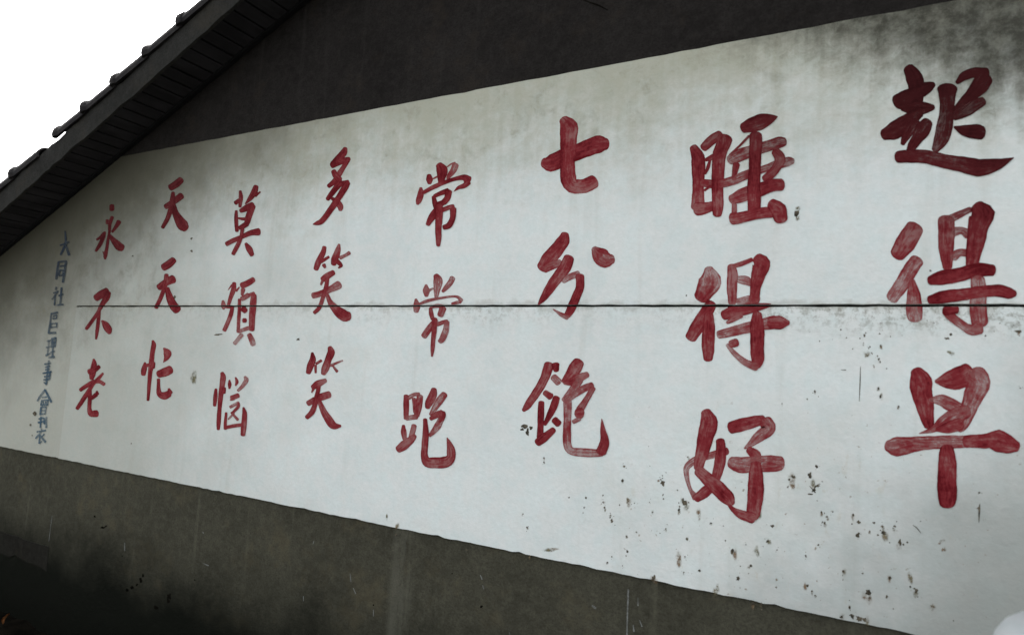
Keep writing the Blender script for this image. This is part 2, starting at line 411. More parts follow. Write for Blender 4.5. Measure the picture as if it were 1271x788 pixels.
def barrel(bm, side, s_low, length, yc, n0, r0, r1, seg=10, th=0.014):
    "one curved roof tile, lower end at s_low, narrower towards the ridge, with a rolled lip at its low end"
    a_, n_ = rake_frame(side)
    org = Vector((RIDGE, 0, soffit(RIDGE)))
    prof = [(0.0, r0 * 0.90, 0), (0.004, r0 * 1.12, 0), (0.02, r0 * (1.2 + rnd.uniform(-.07, .05)), 0), (0.045 + rnd.uniform(-.01, .02), r0 * 1.13, 0), (0.06, r0, 0), (length * 0.6, (r0 + r1) / 2, 0), (length, r1, 0)]
    rings = []
    for d, r, _ in prof:
        ring = []
        for k in range(seg + 1):
            t = math.pi * 1.12 * k / seg - math.pi * 0.06
            rr = r
            ring.append(bm.verts.new(org - a_ * (s_low - d) + n_ * (n0 + rr * math.sin(t) - 0.016 * d / length) + Vector((0, yc - rr * math.cos(t), 0))))
        rings.append(ring)
    inner = []
    for d, r, _ in (prof[0], prof[-1]):
        inner.append([bm.verts.new(org - a_ * (s_low - d) + n_ * (n0 + (r - th) * math.sin(t) - 0.016 * d / length) + Vector((0, yc - (r - th) * math.cos(t), 0)))
                      for t in (math.pi * 1.12 * k / seg - math.pi * 0.06 for k in range(seg + 1))])
    for p, q in list(zip(rings[:-1], rings[1:])) + [(inner[0], rings[0]), (rings[-1], inner[1]), (inner[1], inner[0])]:
        for k in range(seg): bm.faces.new((p[k], p[k + 1], q[k + 1], q[k]))
    for k in (0, seg):
        bm.faces.new([r[k] for r in rings] + [inner[1][k], inner[0][k]])
cth = math.cos(math.atan(0.42775))
TP = 0.352 / cth
s_ref = (RIDGE + 4.891) / cth - 0.13            # low end of the tile seen at the photo's (138, 87)
k0 = -int(s_ref / TP)
for k in range(k0, 8):
    s_low = s_ref + k * TP + rnd.uniform(-0.006, 0.006)
    if s_low > RL + 0.25: break
    slip = 0.0; dn = rnd.uniform(-0.004, 0.004)
    if k >= 3: slip = 0.28                       # the slipped lower tiles leave a gap
    bm = bmesh.new()
    barrel(bm, -1, s_low + slip, TP + 0.04 if k < 3 else TP + 0.03, -OV + 0.055, 0.194 + dn, 0.104 + rnd.uniform(-.003, .004), 0.098)
    t = hpart('roof_tile', bm, M_tile, smooth=False)
    if k == 3: t['label'] = 'slipped tile leaving a gap above it'
for k in range(0, 19):
    bm = bmesh.new(); barrel(bm, 1, 0.45 + k * TP, TP + 0.04, -OV + 0.055, 0.182, 0.108, 0.088); hpart('roof_tile', bm, M_tile)
# tiled field behind the verge
for side in (-1, 1):
    bm = bmesh.new()
    a_, n_ = rake_frame(side); org = Vector((RIDGE, 0, soffit(RIDGE)))
    cols_ = 5 * 24
    prev = None
    courses = int(RL / TP)
    for q in range(courses + 1):
        for e in (0, 1):
            s_ = min(q * TP + (TP if e else 0), RL); row = []
            for m in range(cols_ + 1):
                y = -OV + 0.12 + 5.2 * m / cols_
                hgt = 0.165 + 0.035 * abs(math.sin(math.pi * 5 * m / 24.0)) + (0.02 if e else 0)
                row.append(bm.verts.new(org - a_ * s_ + n_ * hgt + Vector((0, y, 0))))
            if prev:
                for m in range(cols_): bm.faces.new((prev[m], prev[m + 1], row[m + 1], row[m]))
            prev = row
    hpart('roof_tiling', bm, M_tile, kind='stuff')
bm = bmesh.new()
bmesh.ops.create_cone(bm, cap_ends=True, segments=14, radius1=0.14, radius2=0.14, depth=5.5,
                      matrix=Matrix.Translation((RIDGE, 2.40, soffit(RIDGE) + 0.22)) @ Matrix.Rotation(math.pi / 2, 4, 'X'))
hpart('ridge_cap', bm, M_tile)

# ------------------------------------------------------------------ brush strokes
def resample(P, step):
    if len(P) == 2: P = [P[0], tuple((a1 + b1) / 2 for a1, b1 in zip(*P)), P[1]]
    Q = [tuple(2 * a1 - b1 for a1, b1 in zip(P[0], P[1]))] + list(P) + [tuple(2 * a1 - b1 for a1, b1 in zip(P[-1], P[-2]))]
    out = []
    for i in range(1, len(Q) - 2):
        p0, p1, p2, p3 = Q[i - 1:i + 3]
        n = max(2, int(math.hypot(p2[0] - p1[0], p2[1] - p1[1]) / step))
        for k in range(n):
            t = k / n
            r = [0.5 * (2 * b + (c_ - a1) * t + (2 * a1 - 5 * b + 4 * c_ - d) * t * t + (-a1 + 3 * b - 3 * c_ + d) * t ** 3) for a1, b, c_, d in zip(p0, p1, p2, p3)]
            r[2] = max(r[2], 0.3); out.append(tuple(r))
    out.append(tuple(P[-1])); return out
def stroke(bm, uvl, P, off, cap=0.32, midx=0):
    "P: brush path in photo units (x, y, width); laid on the wall plane"
    wmean = sum(p[2] for p in P) / len(P)
    R = resample(P, max(1.2, wmean * 0.22))
    n = len(R); tan = []
    for i in range(n):
        a1, b = R[max(0, i - 1)], R[min(n - 1, i + 1)]
        d = Vector((b[0] - a1[0], b[1] - a1[1])); tan.append(d.normalized() if d.length > 1e-6 else Vector((1, 0)))
    for _ in range(2):
        tan = [(tan[max(0, i - 1)] + tan[i] * 2 + tan[min(n - 1, i + 1)]).normalized() for i in range(n)]
    sec = []
    c0, c1 = R[0], R[-1]
    for t in (0.97, 0.85, 0.6, 0.3):
        sec.append((c0[0] - tan[0][0] * c0[2] * cap * t, c0[1] - tan[0][1] * c0[2] * cap * t, c0[2] * math.sqrt(1 - t * t), tan[0]))
    sec += [(r[0], r[1], r[2], tan[i]) for i, r in enumerate(R)]
    for t in (0.3, 0.6, 0.85, 0.97):
        sec.append((c1[0] + tan[-1][0] * c1[2] * cap * t, c1[1] + tan[-1][1] * c1[2] * cap * t, c1[2] * math.sqrt(1 - t * t), tan[-1]))
    rows = []; u = rnd.uniform(0, 50); ph = [rnd.uniform(0, 6.28) for _ in range(4)]
    px = None
    V = (0.0, 0.12, 0.5, 0.88, 1.0)
    for x, y, w_, t in sec:
        if px: u += math.hypot(x - px[0], y - px[1]) / 330
        px = (x, y)
        nx, ny = -t[1], t[0]
        wl = w_ * (1 + 0.035 * math.sin(u * 55 + ph[0]) + 0.02 * math.sin(u * 140 + ph[1]))
        wr = w_ * (1 + 0.035 * math.sin(u * 48 + ph[2]) + 0.02 * math.sin(u * 150 + ph[3]))
        row = []
        for v in V:
            d = (v - 0.5) * (wl if v < 0.5 else wr)
            X_, Z_ = wall_at(x + nx * d, y + ny * d)
            row.append((bm.verts.new((X_, -off, Z_)), (u, v)))
        rows.append(row)
    for p, q in zip(rows[:-1], rows[1:]):
        for k in range(len(V) - 1):
            quad = (p[k], p[k + 1], q[k + 1], q[k])
            f = bm.faces.new([e[0] for e in quad])
            for lp, e in zip(f.loops, quad): lp[uvl].uv = e[1]
            f.material_index = midx
def glyph(word, ox, oy, sc, strokes, body=1, label=None):
    bm = bmesh.new(); uvl = bm.loops.layers.uv.new('UVMap')
    for k, st in enumerate(strokes):
        m = body
        if isinstance(st[0], int): m, st = st[0], st[1:]
        P = [(ox + x / sc, oy + y / sc, w_ / sc) for x, y, w_ in st]
        stroke(bm, uvl, P, 0.0006 + 0.00012 * k, midx=m)
    for z in (GROOVE - 0.0050, GROOVE + 0.0050):
        bmesh.ops.bisect_plane(bm, geom=bm.verts[:] + bm.edges[:] + bm.faces[:], plane_co=(0, 0, z), plane_no=(0, 0, 1))
    dead = [f for f in bm.faces if abs(f.calc_center_median().z - GROOVE) < 0.0050]
    bmesh.ops.delete(bm, geom=dead, context='FACES')
    bmesh.ops.reverse_faces(bm, faces=[f for f in bm.faces if f.normal.y > 0]) if False else None
    o = hpart('painted_character', bm, None)
    for mm in (RED if body < 3 else RED + [M_ink]): o.data.materials.append(mm)
    o['label'] = label or ('red brush-painted character %s' % word)
    return o
glyph('起', 1060, 60, 4.379, [[(298,112,64.2),(328,160,93.1),(338,220,84.9),(336,290,82.8),(330,350,77.6)],[(238,292,84.9),(290,268,88.0),(345,245,72.4),(400,212,64.2),(432,198,31.0)],[(262,328,31.0),(330,328,77.6),(390,325,64.2),(430,322,31.0)],[(350,350,62.1),(295,395,82.8),(220,448,95.2),(165,470,64.2)],[(335,400,53.8),(290,465,53.8),(264,520,24.8)],[(398,405,64.2),(375,440,84.9),(345,490,64.2),(315,535,51.7),(298,560,31.0)],[1,(508,225,108.7),(506,290,84.9),(502,370,80.7),(490,440,91.1),(468,505,76.6),(442,552,41.4)],[(560,188,22.8),(600,152,49.7),(655,135,60.0),(705,150,89.0)],[(712,165,89.0),(675,215,91.1),(630,262,66.2),(592,300,53.8),(560,335,41.4)],[1,(700,290,49.7),(640,318,70.4),(580,350,70.4),(545,375,41.4)],[(545,430,12.4),(600,448,62.1),(660,455,82.8),(692,460,74.5)],[1,(240,592,64.2),(290,588,68.3),(370,588,74.5),(450,605,74.5),(560,628,82.8),(650,645,95.2),(700,648,91.1),(780,632,64.2),(868,596,4.1)]], 0)
glyph('得', 1060, 240, 4.147, [[(312,182,95.2),(272,245,107.6),(225,315,78.7)],[2,(322,348,74.5),(282,408,76.6),(238,480,76.6),(196,538,64.2)],[2,(298,450,31.0),(306,520,70.4),(311,600,86.9),(313,640,74.5)],[(474,140,89.0),(475,220,84.9),(476,300,76.6),(480,380,49.7)],[2,(500,130,41.4),(550,106,37.3),(598,84,29.0)],[2,(518,197,49.7),(555,192,37.3),(585,210,51.7)],[2,(512,325,49.7),(545,305,39.3),(582,308,37.3)],[1,(636,75,82.8),(660,108,129.4),(640,170,107.6),(626,250,95.2),(614,320,78.7),(606,370,62.1)],[0,(392,448,47.6),(450,436,74.5),(550,416,72.4),(650,393,72.4),(712,396,58.0)],[2,(638,445,74.5),(640,520,84.9),(640,600,89.0),(645,665,86.9)],[0,(390,548,43.5),(450,536,66.2),(560,520,62.1),(690,503,60.0),(745,500,64.2),(800,515,58.0),(826,516,35.2)],[2,(640,690,72.4),(606,703,53.8),(560,680,45.5),(505,640,43.5),(468,608,35.2)],[0,(470,606,47.6),(525,596,47.6)]], 1)
glyph('早', 1060, 430, 3.583, [[0,(278,112,58.0),(296,155,103.5),(304,215,91.1),(318,280,76.6),(334,350,47.6)],[1,(365,155,18.6),(405,152,66.2),(455,142,99.4),(505,125,99.4)],[2,(338,237,18.6),(385,238,49.7),(430,258,60.0),(480,275,41.4)],[2,(538,128,103.5),(556,160,101.4),(532,218,91.1),(508,280,72.4),(485,350,47.6),(470,374,20.7)],[2,(290,386,4.1),(350,368,29.0),(405,335,64.2),(452,308,74.5),(500,288,60.0)],[1,(370,368,20.7),(410,362,47.6),(470,345,58.0)],[2,(152,440,51.7),(190,445,89.0),(280,432,64.2),(380,425,60.0),(500,422,55.9),(590,420,64.2)],[1,(500,422,55.9),(590,415,60.0),(635,418,97.3),(690,436,82.8),(722,444,49.7)],[0,(413,455,62.1),(415,500,78.7),(413,560,84.9),(415,650,86.9),(413,695,74.5)]], 1)
glyph('睡', 820, 120, 4.38, [[(178,278,45.5),(203,330,74.5),(205,420,70.4),(204,520,64.2),(203,600,74.5)],[(235,278,47.6),(278,238,53.8),(322,206,45.5)],[2,(245,345,18.6),(285,330,35.2)],[2,(228,470,43.5),(290,478,47.6)],[1,(243,420,12.4),(258,385,20.7),(268,350,14.5)],[1,(240,510,14.5),(265,492,14.5),(290,480,14.5)],[1,(200,612,74.5),(240,606,64.2),(300,588,43.5)],[1,(346,232,89.0),(340,262,74.5),(322,310,74.5),(312,400,70.4),(310,500,64.2),(310,600,62.1),(308,640,49.7)],[1,(452,172,58.0),(505,152,84.9),(560,132,78.7),(610,118,39.3),(634,110,8.3)],[1,(480,216,14.5),(430,268,12.4),(375,318,10.3)],[2,(378,345,51.7),(430,320,68.3),(500,295,64.2),(580,270,58.0),(645,250,64.2),(670,248,51.7)],[1,(412,370,39.3),(398,445,24.8)],[2,(325,476,43.5),(400,455,49.7),(470,425,47.6),(560,395,39.3),(640,370,49.7),(700,352,49.7),(718,352,33.1)],[1,(624,300,47.6),(650,338,60.0),(625,395,49.7),(572,450,49.7)],[1,(388,560,53.8),(450,535,74.5),(530,510,76.6),(600,485,66.2),(655,480,66.2)],[0,(515,212,68.3),(518,270,70.4),(512,370,66.2),(508,470,70.4),(508,560,74.5),(508,630,68.3)],[1,(402,590,29.0),(400,640,29.0)],[1,(392,665,64.2),(450,655,60.0),(540,635,60.0),(600,628,60.0)],[1,(604,584,60.0),(642,615,89.0),(652,665,76.6)]], 1)
glyph('得', 820, 300, 4.38, [[2,(262,150,51.7),(270,215,122.1),(222,300,86.9)],[1,(275,340,60.0),(245,390,70.4),(200,460,76.6),(165,520,62.1)],[1,(262,400,51.7),(262,480,68.3),(258,570,70.4),(258,635,51.7)],[1,(385,135,45.5),(391,180,60.0),(388,250,55.9),(390,330,45.5)],[1,(400,132,24.8),(450,117,26.9),(496,98,22.8)],[2,(425,205,39.3),(462,210,49.7),(502,230,35.2)],[2,(422,325,35.2),(472,316,45.5),(528,306,41.4)],[1,(528,92,64.2),(550,118,99.4),(532,180,76.6),(516,250,60.0),(510,320,55.9)],[0,(345,400,51.7),(400,380,68.3),(480,365,53.8),(560,350,35.2),(596,345,18.6)],[1,(362,440,16.6),(400,418,31.0),(440,402,24.8)],[2,(318,505,43.5),(380,490,53.8),(460,470,55.9),(550,450,64.2),(620,438,74.5)],[1,(600,440,68.3),(650,440,74.5),(694,441,26.9)],[1,(525,395,51.7),(525,460,76.6),(525,550,76.6),(528,640,70.4),(520,672,49.7)],[2,(520,680,45.5),(460,655,35.2),(405,610,29.0),(362,560,18.6)],[1,(382,556,39.3),(412,548,45.5)]], 1)
glyph('好', 820, 480, 4.38, [[2,(358,348,43.5),(310,362,39.3),(240,382,37.3),(180,402,39.3),(142,440,33.1),(145,500,24.8),(163,560,20.7),(190,598,41.4)],[1,(195,604,47.6),(235,576,58.0),(282,530,51.7),(308,470,55.9),(324,400,60.0),(328,330,55.9),(324,294,49.7)],[1,(248,138,58.0),(262,190,97.3),(246,270,89.0),(230,340,76.6),(212,400,62.1),(206,440,51.7)],[1,(207,455,58.0),(255,498,70.4),(318,558,82.8),(368,606,76.6),(384,632,43.5)],[1,(384,222,64.2),(440,206,74.5),(520,186,60.0),(556,178,49.7)],[2,(572,192,76.6),(592,225,68.3),(532,272,60.0),(482,316,31.0),(456,334,10.3)],[1,(480,342,39.3),(515,370,60.0),(520,410,60.0)],[2,(385,410,64.2),(430,422,86.9),(520,420,86.9),(600,415,91.1),(650,415,78.7)],[1,(516,420,53.8),(518,470,78.7),(517,570,86.9),(508,660,82.8),(498,700,72.4)],[1,(500,710,60.0),(440,694,49.7),(400,670,31.0),(370,640,14.5)]], 1)
glyph('七', 640, 130, 6.06, [[0,(215,440,78.7),(255,445,126.3),(330,412,128.3),(460,360,126.3),(580,312,126.3),(640,297,130.4),(676,298,95.2)],[1,(362,118,76.6),(398,165,142.8),(400,250,128.3),(393,360,113.8),(392,470,113.8),(398,560,118.0),(430,612,113.8),(520,612,109.7),(586,580,101.4)]], 0)
glyph('分', 640, 270, 5.627, [[1,(345,120,58.0),(336,160,89.0),(290,220,97.3),(235,285,101.4),(188,350,80.7)],[2,(205,362,53.8),(258,335,58.0),(310,318,51.7)],[1,(372,285,74.5),(350,340,84.9),(300,410,80.7),(242,490,68.3),(192,565,47.6),(156,612,8.3)],[2,(548,218,41.4),(586,262,115.9),(635,296,122.1),(672,290,68.3)],[2,(335,443,37.3),(380,415,43.5),(438,395,47.6)],[0,(450,412,62.1),(450,480,60.0),(425,550,62.1),(392,630,62.1),(362,682,47.6)],[2,(362,697,37.3),(320,678,31.0),(262,640,6.2)]], 1)
glyph('飽', 630, 430, 5.253, [[1,(272,122,68.3),(240,210,60.0),(182,310,55.9),(130,385,47.6),(104,415,24.8)],[0,(312,120,53.8),(318,155,37.3)],[2,(300,200,45.5),(332,232,51.7)],[1,(245,300,39.3),(280,325,47.6)],[0,(220,365,39.3),(218,430,45.5),(215,520,39.3),(213,590,47.6)],[0,(318,335,47.6),(298,400,49.7),(268,460,37.3),(242,506,24.8)],[0,(198,625,51.7),(240,592,55.9),(300,542,39.3)],[0,(308,478,47.6),(332,502,47.6)],[1,(465,105,74.5),(442,140,86.9),(395,200,60.0),(368,228,37.3)],[1,(520,182,39.3),(460,210,58.0),(420,230,49.7),(370,238,20.7)],[2,(470,220,51.7),(420,290,49.7),(372,350,43.5)],[2,(385,345,47.6),(440,310,43.5),(500,272,47.6),(550,255,45.5)],[2,(558,272,37.3),(512,350,39.3),(472,410,49.7)],[1,(455,432,58.0),(480,435,68.3)],[2,(430,490,26.9),(470,470,29.0)],[2,(392,360,53.8),(392,450,51.7),(388,550,51.7),(392,640,53.8),(420,680,51.7),(500,690,55.9),(580,692,51.7),(615,688,51.7)],[0,(612,684,68.3),(634,620,60.0),(622,540,35.2),(615,470,4.1)]], 1)
glyph('常', 490, 190, 6.06, [[(258,170,37.3),(262,200,51.7),(262,228,31.0)],[(335,92,53.8),(356,130,86.9),(350,190,60.0),(348,218,47.6)],[2,(458,90,47.6),(440,132,47.6),(412,170,37.3),(396,195,18.6)],[2,(290,195,12.4),(318,180,14.5)],[2,(395,105,10.3),(425,84,12.4),(455,72,10.3)],[(197,265,24.8),(195,310,49.7),(180,360,43.5),(172,384,22.8)],[(212,300,29.0),(290,258,33.1),(380,220,31.0),(460,194,31.0),(520,185,45.5),(550,205,68.3)],[(556,222,41.4),(520,248,37.3),(480,262,24.8),(446,290,4.1)],[(293,330,29.0),(302,372,39.3),(312,410,39.3)],[(300,325,26.9),(350,302,35.2),(400,285,41.4)],[(405,292,55.9),(396,340,49.7),(372,370,47.6)],[(330,390,47.6),(380,368,41.4)],[(322,430,58.0),(282,480,55.9),(250,538,33.1)],[(360,430,33.1),(410,410,35.2),(440,405,39.3)],[(440,422,49.7),(436,490,43.5),(410,545,45.5),(372,560,37.3)],[1,(335,400,58.0),(335,480,53.8),(330,560,49.7),(330,640,45.5),(328,695,29.0)]], 0)
glyph('常', 490, 330, 6.06, [[(236,145,20.7),(238,185,53.8),(238,225,29.0)],[(258,185,22.8),(288,170,14.5)],[(310,74,43.5),(325,110,70.4),(318,180,49.7),(312,238,26.9)],[(435,92,43.5),(415,130,43.5),(382,168,35.2),(362,192,22.8)],[(160,252,20.7),(166,300,53.8),(162,342,37.3)],[(190,285,18.6),(250,262,24.8),(330,245,20.7),(430,230,16.6),(475,235,22.8),(500,262,37.3)],[(495,270,24.8),(465,276,24.8),(430,285,16.6)],[(270,320,24.8),(275,360,35.2),(285,400,29.0)],[(270,312,20.7),(320,300,29.0),(368,308,33.1)],[(362,320,51.7),(345,370,47.6)],[(310,410,43.5),(262,470,49.7),(222,528,47.6)],[1,(322,440,29.0),(370,422,29.0),(394,418,31.0)],[(394,422,37.3),(384,490,47.6),(360,548,49.7),(340,568,37.3)],[1,(302,400,39.3),(298,480,39.3),(290,560,35.2),(285,630,29.0),(281,678,14.5)]], 2)
glyph('跑', 480, 470, 6.06, [[(145,128,35.2),(148,200,45.5),(145,296,37.3)],[2,(165,142,35.2),(210,117,29.0),(240,120,39.3)],[2,(250,132,47.6),(240,200,55.9),(227,276,43.5)],[2,(152,295,37.3),(225,285,39.3)],[2,(205,150,31.0),(215,250,31.0)],[(126,352,24.8),(128,400,43.5),(136,448,37.3)],[(206,352,39.3),(192,410,41.4),(180,450,37.3)],[(90,530,55.9),(132,500,70.4),(188,452,53.8),(212,428,33.1)],[(355,80,43.5),(348,122,60.0),(320,180,60.0),(308,214,39.3)],[2,(435,118,51.7),(410,150,58.0),(370,208,47.6),(332,268,29.0)],[(332,300,29.0),(370,275,47.6),(414,255,47.6)],[2,(418,280,51.7),(402,320,47.6),(382,358,51.7),(350,400,39.3),(325,425,26.9)],[0,(415,260,53.8),(422,284,45.5),(400,322,22.8)],[1,(290,306,31.0),(295,400,45.5),(288,500,49.7),(285,580,55.9),(308,624,76.6),(380,630,80.7),(450,622,86.9),(484,590,70.4),(486,540,64.2),(470,480,35.2),(455,442,6.2)]], 1)
glyph('多', 370, 170, 6.567, [[(385,95,36.4),(372,130,57.8),(330,180,59.9),(284,222,51.4)],[(278,232,51.4),(330,210,49.2),(392,188,44.9),(418,180,32.1)],[(406,192,36.4),(370,250,40.7),(332,310,44.9),(300,360,44.9),(250,402,36.4)],[(290,280,40.7),(310,320,51.4),(340,350,49.2)],[(350,370,53.5),(300,430,47.1),(242,508,36.4)],[(275,500,25.7),(318,530,49.2),(345,570,51.4),(345,596,32.1)],[(350,385,49.2),(408,370,38.5)],[(408,376,40.7),(380,420,55.6),(335,490,49.2),(290,560,51.4),(240,630,49.2),(192,688,44.9),(155,704,34.2),(122,714,6.4)]], 0)
glyph('笑', 370, 300, 6.567, [[(214,46,36.4),(204,90,44.9),(170,160,51.4),(146,222,42.8)],[1,(190,165,27.8),(250,125,23.5)],[1,(210,190,34.2),(220,210,23.5)],[1,(335,24,21.4),(325,70,47.1),(300,140,57.8),(290,182,44.9)],[2,(345,132,30.0),(390,110,27.8),(418,92,34.2)],[1,(322,162,40.7),(352,195,30.0),(330,214,12.8)],[1,(202,308,47.1),(240,280,55.6),(288,252,44.9)],[2,(188,350,17.1),(198,325,23.5)],[2,(124,440,49.2),(180,425,51.4),(260,390,51.4),(334,352,66.3)],[1,(240,300,30.0),(228,380,36.4),(200,470,34.2),(172,540,34.2),(134,578,30.0)],[1,(236,430,30.0),(268,500,47.1),(325,565,77.0),(380,605,94.2),(412,606,77.0)]], 1)
glyph('笑', 360, 420, 6.567, [[0,(182,118,21.4),(185,170,51.4),(165,230,55.6),(150,278,42.8)],[2,(215,205,23.5),(255,180,23.5)],[1,(208,220,23.5),(210,278,19.3)],[1,(325,74,36.4),(336,112,62.1),(310,180,57.8),(286,248,62.1),(272,286,40.7)],[2,(330,222,23.5),(380,200,19.3),(430,180,12.8)],[2,(352,225,17.1),(384,268,25.7)],[1,(186,398,40.7),(230,370,57.8),(290,342,36.4)],[2,(178,440,10.7),(190,415,23.5)],[2,(150,528,44.9),(200,500,51.4)],[1,(200,502,49.2),(260,475,57.8),(320,457,57.8)],[1,(236,390,30.0),(220,470,40.7),(205,540,40.7),(180,600,44.9),(138,642,36.4)],[1,(240,510,34.2),(275,590,51.4),(318,665,66.3),(358,710,62.1),(412,712,23.5)]], 1)
glyph('莫', 260, 220, 7.163, [[(275,125,25.7),(280,180,40.7),(271,262,30.0)],[(232,230,40.7),(288,188,30.0)],[(414,85,47.1),(400,130,55.6),(362,190,44.9),(320,238,12.8)],[(410,165,30.0),(452,132,15.0)],[(278,300,36.4),(330,275,59.9),(384,248,55.6)],[(240,302,25.7),(238,380,36.4),(245,478,34.2)],[(386,258,53.5),(357,330,57.8),(338,395,55.6),(330,415,42.8)],[(255,365,17.1),(300,372,27.8),(330,368,30.0)],[(265,452,34.2),(300,435,47.1),(335,415,47.1)],[(154,594,40.7),(200,570,42.8),(290,530,40.7),(370,495,49.2),(438,486,62.1)],[(295,462,34.2),(280,540,34.2),(250,610,38.5),(212,682,34.2)],[(326,592,30.0),(355,640,55.6),(380,690,40.7)]], 0)
glyph('煩', 260, 330, 7.163, [[(220,155,38.5),(214,210,44.9),(186,290,36.4),(170,350,30.0)],[2,(166,215,6.4),(200,170,19.3)],[1,(240,222,23.5),(266,190,12.8)],[(121,312,23.5),(125,358,44.9),(126,384,19.3)],[1,(148,362,27.8),(200,366,30.0)],[(204,366,32.1),(192,430,40.7),(163,505,38.5),(133,572,36.4)],[1,(292,175,59.9),(340,155,55.6),(392,122,47.1)],[1,(300,210,40.7),(290,258,23.5)],[2,(290,292,44.9),(345,262,47.1)],[1,(268,300,30.0),(267,380,30.0),(261,480,32.1),(256,586,30.0)],[1,(350,258,23.5),(395,250,42.8)],[1,(396,262,51.4),(388,350,59.9),(381,450,57.8),(378,566,49.2)],[0,(300,380,53.5),(322,402,44.9)],[1,(305,484,40.7),(322,484,40.7)],[2,(262,582,34.2),(348,552,36.4)],[2,(290,612,38.5),(255,655,36.4),(226,690,34.2)],[2,(356,612,44.9),(380,660,51.4),(390,698,44.9)]], 1)
glyph('惱', 250, 445, 7.163, [[(185,128,34.2),(194,165,51.4),(183,250,49.2),(171,340,44.9),(162,450,38.5),(154,550,40.7),(150,626,30.0)],[(130,272,25.7),(125,340,38.5),(118,416,30.0)],[(205,262,30.0),(198,300,40.7)],[1,(250,192,15.0),(252,230,34.2),(250,264,19.3)],[1,(305,168,15.0),(318,205,30.0),(305,238,15.0)],[2,(388,162,25.7),(400,190,42.8),(370,240,34.2),(326,284,23.5)],[1,(272,350,47.1),(328,326,40.7)],[1,(260,366,19.3),(290,360,21.4)],[2,(258,430,27.8),(330,390,27.8)],[1,(330,395,25.7),(325,430,30.0),(272,488,23.5)],[1,(268,478,19.3),(325,542,25.7)],[2,(290,484,21.4),(242,538,15.0)],[1,(222,482,23.5),(215,560,27.8),(214,622,30.0)],[1,(218,612,30.0),(290,596,32.1),(358,588,34.2)],[1,(376,435,19.3),(386,490,44.9),(378,600,49.2),(371,676,40.7)]], 0)
glyph('天', 180, 205, 7.88, [[(252,222,66.3),(300,190,72.8),(352,146,66.3)],[(203,408,51.4),(280,360,59.9),(355,302,70.6)],[(275,270,34.2),(270,340,53.5),(255,420,53.5),(222,520,44.9),(174,610,38.5)],[(278,390,49.2),(300,470,68.5),(335,540,94.2),(372,592,111.3),(396,616,79.2)]], 0)
glyph('天', 180, 310, 8.3, [[(192,182,74.9),(245,150,81.3),(296,108,70.6)],[(146,388,66.3),(210,340,70.6),(288,302,92.0)],[(222,260,44.9),(218,320,53.5),(198,400,47.1),(160,500,44.9),(116,594,44.9)],[(230,400,49.2),(250,480,70.6),(290,565,89.9),(332,620,89.9)]], 0)
glyph('忙', 165, 415, 8.3, [[(205,66,25.7),(215,110,51.4),(200,200,51.4),(189,300,55.6),(178,400,47.1),(168,520,40.7),(156,676,30.0)],[(125,292,23.5),(116,355,59.9),(108,410,51.4)],[(135,322,38.5),(178,308,27.8)],[(212,292,40.7),(206,340,44.9)],[(320,142,19.3),(355,190,81.3),(346,240,55.6),(315,288,6.4)],[(268,408,79.2),(330,388,89.9),(386,362,85.6)],[(265,462,34.2),(264,540,38.5),(275,610,62.1),(325,630,79.2),(372,610,70.6)],[(372,560,25.7),(384,600,53.5)]], 0)
glyph('永', 100, 240, 8.757, [[(340,135,53.5),(342,178,55.6)],[(345,260,38.5),(320,330,42.8),(314,420,30.0),(300,500,32.1),(288,590,36.4),(270,680,44.9),(268,712,25.7)],[(240,630,5.4),(262,660,30.0)],[(292,294,36.4),(290,328,36.4)],[(265,424,30.0),(250,480,40.7),(210,560,44.9),(168,626,30.0)],[(252,432,25.7),(215,480,30.0),(178,504,25.7)],[(418,310,55.6),(390,360,44.9),(345,420,27.8)],[(315,450,25.7),(358,508,59.9),(415,575,92.0),(452,594,79.2)]], 0)
glyph('不', 90, 345, 9.27, [[(272,228,83.5),(330,190,92.0),(396,150,81.3)],[(412,170,64.2),(390,230,74.9),(340,310,55.6),(290,400,40.7),(222,500,44.9),(160,584,40.7)],[(310,380,34.2),(300,480,44.9),(285,600,44.9),(272,700,25.7)],[(340,494,25.7),(382,540,81.3),(418,598,83.5),(428,632,47.1)]], 0)
glyph('老', 80, 440, 8.757, [[(318,50,23.5),(323,100,59.9),(308,200,74.9),(296,260,49.2)],[(270,188,62.1),(330,165,59.9),(378,132,44.9)],[(174,384,40.7),(240,340,44.9),(310,300,49.2),(380,292,44.9),(432,322,40.7)],[(420,205,25.7),(370,260,40.7),(312,320,40.7),(250,420,49.2),(192,508,49.2),(138,586,40.7)],[(280,390,38.5),(277,480,44.9),(272,580,44.9),(290,638,70.6),(350,640,79.2)],[(300,472,40.7),(345,435,51.4)],[(352,400,25.7),(362,428,36.4)]], 0)
glyph('大', 20, 270, 5.25, [[(320,90,10.3),(322,170,14.9),(290,242,12.6)],[(288,182,11.5),(345,160,13.8)],[(322,175,11.5),(345,243,18.4)]], 3, label='small faded blue character 大')
glyph('同', 20, 270, 5.25, [[(276,292,13.8),(262,400,16.1)],[(276,290,11.5),(328,284,11.5)],[(326,288,16.1),(305,420,16.1)],[(288,318,10.3),(315,314,10.3)],[(284,345,10.3),(310,342,10.3)],[(285,345,9.2),(280,378,9.2)],[(308,345,9.2),(303,378,9.2)],[(280,378,10.3),(304,376,10.3)]], 3, label='small faded blue character 同')
glyph('社', 20, 270, 5.25, [[(262,455,13.8),(258,470,11.5)],[(244,492,9.2),(274,480,10.3)],[(272,482,10.3),(235,532,9.2)],[(256,505,10.3),(250,570,11.5)],[(296,458,11.5),(288,565,12.6)],[(278,510,10.3),(306,500,10.3)],[(266,572,11.5),(306,566,12.6)]], 3, label='small faded blue character 社')
